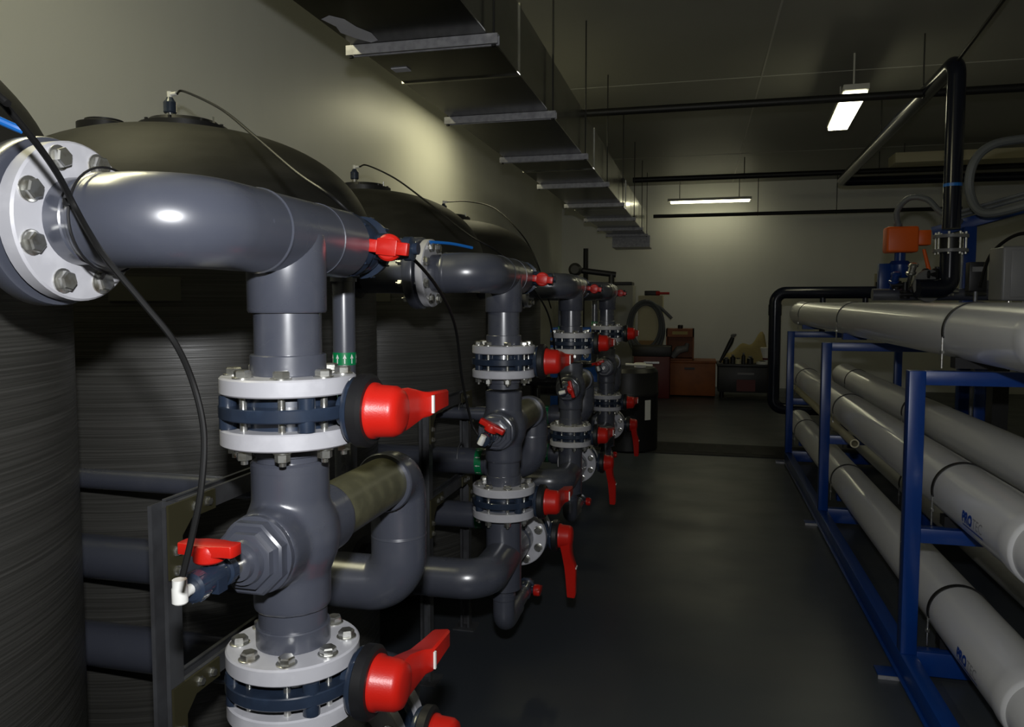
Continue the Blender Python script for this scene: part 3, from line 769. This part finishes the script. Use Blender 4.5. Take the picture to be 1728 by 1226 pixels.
MB().tube(bend([(0, .0, 3.17), (.0, -1.9, 3.42)], .1), .012, 8).build('stay_cable', M['darkpipe'], SP)
MB().cyl((.06, 2.6, 3.10), (.06, 2.6, 3.6), .006, 8).build('hanger_rod', M['darkpipe'], SP)

AC = thing('valve_actuator', 'bright orange valve actuator box above the far end of the vessels', 'actuator', (1.49, 6.45, 1.98))
MB().box(-.112, .112, -.08, .08, -.098, .098).build('housing', M['orange'], AC, bevel=.018, seg=3)
MB().box(.112, .20, -.06, .05, -.045, .068).build('terminal_box', M['orange'], AC, bevel=.008)
MB().cyl((-.02, 0, .095), (-.02, 0, .125), .03, 16).build('cable_gland', M['hose'], AC)
q = MB().cyl((0, 0, -.10), (0, 0, -.16), .04, 18); q.lathe([(0, .07), (.03, .085), (.10, .085), (.13, .06)], (0, 0, -.29), (0,0,1), 24)
q.build('valve_neck', M['blue'], AC)
HL = MB().tube([(.14, -.10, -.08), (.18, -.12, -.26), (.215, -.14, -.42)], [.012, .016, .018], 12).build('lever', M['orange'], AC)
hose('grey_conduit', [(1.47, 6.45, 2.09), (1.46, 6.45, 2.20), (1.53, 6.4, 2.29), (1.64, 6.35, 2.27), (1.72, 6.3, 2.17), (1.83, 6.2, 2.08)], .022, 'grey flexible conduit arching over the orange actuator', 'hose', 'conduit')
hose('grey_conduit', [(2.6, 5.9, 2.62), (2.10, 5.9, 2.60), (1.90, 5.9, 2.56), (1.80, 5.9, 2.44), (1.79, 5.9, 2.25), (1.86, 5.8, 2.10), (2.1, 5.6, 2.14)], .030, 'thick grey flexible conduit curving right of the standpipe', 'hose', 'conduit')

SK = thing('pump_skid', 'blue steel pump skid with uprights and a sloping beam behind the vessels', 'pump skid', (2.0, 6.3, 0))
for (x, y, z1, nm) in ((-.10, -.05, 2.05, 'upright'), (-.62, .15, 1.8, 'bracket'), (.75, -.4, 2.2, 'upright')):
    MB().box(x-.04, x+.04, y-.04, y+.04, 1.53 if nm == 'bracket' else .13, z1).build(nm, M['blue'], SK, bevel=.003)
Mx = Matrix.Translation((-.30, .10, 2.02)) @ Matrix.Rotation(-.31, 4, 'Z') @ Matrix.Rotation(-.26, 4, 'Y')
MB().box(0, 1.9, -.05, .05, -.035, .045, Mx).build('sloping_beam', M['blue'], SK, bevel=.003)
q = MB()
for dz in (.07, .10): 
    a = Mx @ Vector((.1, -.03, dz)); b = Mx @ Vector((1.85, -.03, dz)); q.cyl(a, b, .014, 10)
q.build('conduit_run', M['hose'], SK)
MB().box(-.17, 1.0, -.55, .35, .0, .13).build('base', M['blue'], SK, bevel=.005)
for k, (x, y, r) in enumerate([(-.02, -.30, .10), (.28, -.30, .12), (.62, -.25, .11)]):
    q = MB().lathe([(0, r), (.04, r*1.1), (.07, r), (.34, r), (.38, r*.8), (.40, 0)], (x, y, .95), (0,0,1), 28)
    q.lathe([(0, r*.5), (.82, r*.5)], (x, y, .13), (0,0,1), 20)
    q.build('pump', M['blue'] if k != 1 else M['black'], SK)
for k, (x, y, z) in enumerate([(-.60, -.16, 1.62), (-.47, -.18, 1.60), (-.33, -.16, 1.66), (-.26, -.2, 1.57), (-.55, -.2, 1.55)]):
    q = MB().cyl((x, y, z+.10), (x, y, z-.02), .018, 14); q.lathe([(0, .03), (.02, .036), (.05, .036), (.06, .03)], (x, y, z-.02), (0,0,1), 16)
    q.cyl((x-.04, y-.03, z+.01), (x+.05, y-.03, z+.01), .016, 12)
    q.build('fitting', M['steel'] if k % 2 else M['black'], SK)
for k, (x, y, z, r_, m_) in enumerate([(-.52, -.25, 1.74, .035, 'steel'), (-.40, -.25, 1.70, .045, 'black'), (-.27, -.28, 1.76, .03, 'steel'), (-.47, -.3, 1.63, .04, 'black'), (-.62, -.2, 1.68, .035, 'blue'), (-.33, -.3, 1.62, .028, 'steel'), (.12, -.28, 1.62, .035, 'black'), (.05, -.3, 1.70, .03, 'steel')]):
    q = MB().lathe([(-r_*1.3, r_*.6), (-r_, r_), (-r_*.6, r_), (-r_*.5, r_*.75), (r_*.5, r_*.75), (r_*.6, r_), (r_, r_), (r_*1.3, r_*.6)], (x, y, z), (1, .35, 0) if k % 2 else (.2, -.3, 1), 18)
    q.cyl((x, y, z), (x, y+.15, 1.56), r_*.45, 12)
    q.build('fitting', M[m_], SK)
q = MB()
for x in (-.6, -.38, .0, .3): q.cyl((x, -.1, 1.56), (x, -.1, 1.66), .03, 14)
q.cyl((-.75, -.1, 1.56), (.9, -.1, 1.56), .045, 20)
q.build('manifold', M['pvc'], SK)

EB = thing('control_box', 'grey enamel control box standing behind the top vessel at the right edge', 'control box', (1.73, 4.72, 1.47))
MB().box(-.14, .22, -.05, .16, .04, .335).build('cabinet', M['steelgrey'], EB, bevel=.012, seg=3)
MB().box(-.10, .20, -.056, -.05, .06, .315).build('door', M['steelgrey'], EB, bevel=.004)
for x in (-.08, .0, .1): MB().cyl((x, .02, -.03), (x, .02, .05), .016, 12).build('foot', M['steel'], EB)
MB().box(-.15, .9, -.02, .20, -.06, -.02).build('shelf', M['black'], EB)
MB().box(.80, .88, .02, .12, -1.5, -.02).build('leg', M['black'], EB); MB().box(-.14, -.06, .02, .12, -1.5, -.02).build('leg', M['black'], EB)
hose('black_cable', [(1.62, 5.1, 1.60), (1.64, 5.0, 1.78), (1.72, 4.85, 1.88), (1.85, 4.75, 1.86)], .010, 'black cable looping into the top of the grey control box', 'rubber', 'cable')
JB = thing('junction_box', 'small black junction box between blue upright and grey control box', 'junction box', (1.66, 5.3, 1.66))
MB().box(-.05, .05, -.04, .04, -.09, .09).build('box', M['black'], JB, bevel=.006); MB().cyl((0, 0, -.09), (0, 0, -1.66), .012, 8).build('stem', M['galv'], JB)
MB().box(-.035, .035, -.044, -.04, .03, .06).build('label_plate', M['steelgrey'], JB)
XD = thing('crosswise_duct', 'pale boxed duct below the ceiling behind the standpipe', 'air duct', (3.6, 11.2, 3.3))
MB().box(-1.15, 1.5, -.2, .2, .02, .15).build('duct_section', M['beige'], XD, bevel=.004)
MB().cyl((-1.0, 0, .13), (-1.0, 0, .3), .006, 8).build('hanger_rod', M['darkpipe'], XD); MB().cyl((1.2, 0, .13), (1.2, 0, .3), .006, 8).build('hanger_rod', M['darkpipe'], XD)

# ------------------------------------------------------------------ things at the far end
DR = thing('chemical_drum', 'black plastic drum standing beside the farthest riser', 'drum', (-.70, 7.9, 0))
MB().lathe([(0, .28), (.02, .30), (.55, .30), (.56, .305), (.60, .305), (.61, .30), (.80, .30), (.84, .27), (.85, 0)], (0,0,0), (0,0,1), 48).build('body', M['black'], DR)
q = MB(); vs = []; fs = []
for k in range(5):
    a = math.radians(-52 + 14*k/4)
    for z in (.33, .53): vs.append((.3035*math.cos(a), .3035*math.sin(a), z))
for k in range(4): fs.append((2*k, 2*k+2, 2*k+3, 2*k+1))
q.add(vs, fs); q.build('label_sheet', M['white'], DR)
MB().lathe([(0, .06), (.04, .06), (.045, .05)], (.12, -.05, .845), (0,0,1), 20).build('cap', M['white'], DR)
MB().tube([(-.02, -.1, .875), (.25, -.14, .872)], .012, 10).build('dip_pipe', M['white'], DR)
CB = thing('tall_cabinet', 'pale grey tall cabinet against the far wall behind the risers', 'cabinet', (-1.46, 13.62, 0))
MB().box(-.5, .34, -.3, .3, 0, 1.80).build('body', M['pale'], CB, bevel=.01)
MB().box(-.46, .30, -.31, -.30, .06, 1.74).build('door', M['pale'], CB, bevel=.004)
BX = thing('black_tray', 'flat black tray lying on top of the pale tall cabinet', 'tray', (-1.42, 13.60, 1.80))
MB().box(-.35, .28, -.25, .25, 0, .06).build('tray', M['black'], BX, bevel=.01)
CC = thing('cream_cupboard', 'cream cupboard at the far wall with hoses hanging on it', 'cupboard', (-.84, 13.2, 0))
MB().box(-.16, .24, -.25, .25, 0, 1.62).build('body', M['beige'], CC, bevel=.01)
MB().box(-.14, .22, -.26, -.25, .9, 1.58).build('door', M['beige'], CC)
MB().box(-.14, .22, -.26, -.25, .05, .87).build('door', M['cardboard'], CC)
t = MB().box(-.90, -.66, 13.0, 13.3, 1.62, 1.70).build('storage_case', M['black'], bevel=.01, loc=(-.78, 13.1, 1.62)); tag(t, 'dark flat case on top of the cream cupboard', 'case')
t = MB().box(-.76, -.62, 12.96, 13.1, 1.0, 1.0)
rt = thing('red_tool', 'small red hand tool lying on the cream cupboard edge', 'tool', (-.66, 13.02, 1.62))
MB().lathe([(0, .03), (.06, .035), (.07, .02), (.22, .02)], (-.05, -.02, .036), (1, 0, 0), 14).build('grip', M['red'], rt)
ch = thing('coiled_hose', 'grey hoses coiled and hung in front of the cream cupboard', 'hose', (-.86, 12.84, 1.1))
for k, (r, dz) in enumerate([(.34, .02), (.39, .0), (.44, -.03)]):
    pth = [((r*.75)*math.sin(a)*.9, -.03*k+.01*math.sin(3*a), dz + r*math.cos(a)*1.05) for a in [2*PI*j/40 for j in range(41)]]
    MB().tube(pth, .024, 10).build('coil', M['hose'], ch)
MB().tube(spline([(.05, 0, .36), (.2, -.02, .34), (.32, -.03, .24), (.42, -.03, .14)]), .026, 10).build('loose_end', M['hose'], ch)
dr = thing('red_toolbox', 'dark red metal toolbox below the hanging hoses', 'toolbox', (-.72, 12.35, 0))
MB().box(-.28, .28, -.2, .2, 0, .66).build('chest', M['darkred'], dr, bevel=.012); MB().box(-.3, .3, -.22, .22, .66, .82).build('lid', M['black'], dr, bevel=.012)
MB().box(-.12, .12, -.235, -.22, .55, .58).build('handle', M['steel'], dr)
oc = thing('orange_chest', 'wide orange storage chest on the floor at the far wall', 'chest', (-.14, 12.75, 0))
MB().box(-.40, .40, -.28, .28, .02, .54).build('body', M['orange2'], oc, bevel=.012); MB().box(-.41, .41, -.29, .29, .54, .58).build('lid', M['orange2'], oc, bevel=.006)
MB().box(-.08, .08, -.305, -.28, .44, .47).build('handle', M['black'], oc)
op = thing('orange_crate', 'upright orange cabinet with dark interior standing on the orange chest', 'cabinet', (-.30, 12.78, .58))
q = MB().box(-.22, -.20, -.2, .2, 0, .50); q.box(.20, .22, -.2, .2, 0, .50); q.box(-.22, .22, -.2, .2, .37, .50); q.box(-.22, .22, -.2, .2, 0, .02); q.box(-.22, .22, .18, .2, 0, .5)
q.build('carcass', M['orange2'], op)
MB().tube([(-.12, -.1, .04), (-.02, -.1, .16), (.1, -.1, .18), (.12, -.08, .26)], [.05, .07, .06, .03], 12).build('contents', M['steelgrey'], op)
MB().box(-.12, .12, -.206, -.20, .41, .46).build('sign_plate', M['yellow'], op)
t = MB().lathe([(0, .04), (.05, .042), (.06, .03)], (-.30, 12.78, 1.08), (0,0,1), 16).build('black_jar', M['black'], loc=(-.30, 12.78, 1.08)); tag(t, 'small round black jar on top of the upright orange cabinet', 'jar')
bn = thing('black_workbench', 'black workbench with drawers and clutter on top at the far wall', 'workbench', (.72, 12.7, 0))
MB().box(-.42, .46, -.3, .35, .10, .50).build('body', M['black'], bn, bevel=.01); MB().box(-.44, .48, -.33, .37, .50, .545).build('top', M['black'], bn, bevel=.01)
MB().box(-.13, .12, -.316, -.30, .38, .41).build('handle', M['steelgrey'], bn)
MB().box(-.14, .14, -.312, -.30, .12, .30).build('drawer', M['darkred'], bn)
for x in (-.36, .40): MB().cyl((x, -.2, 0), (x, -.2, .1), .035, 14).build('caster', M['rubber'], bn)
t = thing('canvas_bag', 'crumpled yellow canvas heap lying on the black workbench', 'canvas', (.74, 12.85, .546))
q = MB(); n = 24; vs = []; fs = []
for i in range(n+1):
    for j in range(9):
        u = i/n; v = j/8
        prof = .05 + .42*math.exp(-((u-.80)/.17)**2) + .22*math.exp(-((u-.45)/.22)**2) + .06*math.exp(-((u-.15)/.12)**2)
        a = PI*v
        vs.append((-.42+.80*u, -.16*math.cos(a)*(1+.15*math.sin(9*u)), max(0, prof*math.sin(a)**.7*(1+.10*math.sin(14*u+3*v))*min(1, (1-u)*8+.0)*min(1, u*9))))
for i in range(n):
    for j in range(8): fs.append((i*9+j, (i+1)*9+j, (i+1)*9+j+1, i*9+j+1))
q.add(vs, fs); q.build('cloth', M['yellow'], t, angle=60)
t = thing('hand_grinder', 'black long handled power tool leaning against the workbench', 'power tool', (.42, 12.42, .56))
MB().tube([(-.10, 0, .0), (-.02, 0, .16), (.06, 0, .32), (.09, 0, .40)], [.018, .03, .04, .03], 12).build('grip', M['black'], t)
MB().lathe([(0, .03), (.04, .045), (.06, .03)], (.09, 0, .40), (.4, 0, 1), 14).build('head', M['steelgrey'], t)
cl = [( .42, .10, .05, 'black'), (.52, .14, .04, 'black'), (.60, .09, .05, 'beige'), (.68, .17, .03, 'black'), (.78, .12, .05, 'black'), (.96, .05, .09, 'white')]
nm = ['left', 'second from left', 'third from left', 'fourth from left', 'fifth from left', 'rightmost']
for k, (x, h, r, m_) in enumerate(cl):
    t = thing('bottle', ['short black bottle', 'tall black bottle', 'short cream pot', 'tallest slim black bottle', 'black squat bottle', 'flat white pot'][k] + ' on the black workbench, %s of the row' % nm[k], 'bottle', (x, 12.45, .545), group='bottles and pots on the workbench')
    MB().lathe([(0, r), (h*.7, r), (h*.85, r*.5), (h*.9, r*.5)], (0,0,0), (0,0,1), 16).build('body', M[m_], t)
    MB().lathe([(0, r*.55), (h*.15, r*.55)], (0, 0, h*.88), (0,0,1), 12).build('cap', M['black' if m_ != 'black' else 'steelgrey'], t)
t = thing('white_tub', 'white plastic tub with red strip beside the dark vertical pipe', 'tub', (1.05, 12.75, .547))
MB().lathe([(0, .09), (.22, .12), (.24, .125), (.25, .11)], (0,0,0), (0,0,1), 20).build('tub', M['white'], t); MB().lathe([(.05, .102), (.08, .107)], (0,0,0), (0,0,1), 20, cap=False).build('strip', M['darkred'], t)
# black upright and a hung bundle on the far wall, left
t = MB().cyl((-1.98, 13.6, 0), (-1.98, 13.6, 2.46), .045, 18).build('black_standpipe', M['black'], loc=(-1.98, 13.6, 0)); tag(t, 'black vertical pipe in the far left corner', 'pipe')
t = thing('pipe_coupling', 'dark pipe with end drum passing behind the farthest risers', 'pipe', (-1.35, 9.3, 1.80))
MB().lathe([(0, .075), (.10, .08), (.12, .05)], (-.12, 0, .10), (0, -1, 0), 24).build('end_drum', M['black'], t); MB().cyl((-.12, 0, .10), (.35, .1, .04), .035, 16).build('pipe', M['black'], t)
MB().cyl((.30, .09, .045), (.30, .09, -1.8), .035, 16).build('leg_pipe', M['black'], t)
bm_ = thing('blue_container', 'blue plastic container between the second and third risers', 'container', (-1.50, 8.6, 0))
MB().box(-.12, .42, -.2, .2, 0, 1.22).build('body', mat('blue_plastic', (.004, .06, .32), .45), bm_, bevel=.02); MB().lathe([(0, .05), (.03, .05)], (.1, 0, 1.22), (0,0,1), 16).build('cap', M['black'], bm_)
sg = thing('wall_notice', 'small pale notice with red band on the far wall near the actuator', 'sign', (3.05, YF-.012, 1.82))
MB().box(-.18, .18, 0, .01, -.05, .17).build('board', M['beige'], sg); MB().box(-.18, .18, -.002, .0, -.13, -.055).build('red_band', M['darkred'], sg)
MB().box(-.16, .16, -.002, .0, -.04, .03).build('dark_band', M['black'], sg)
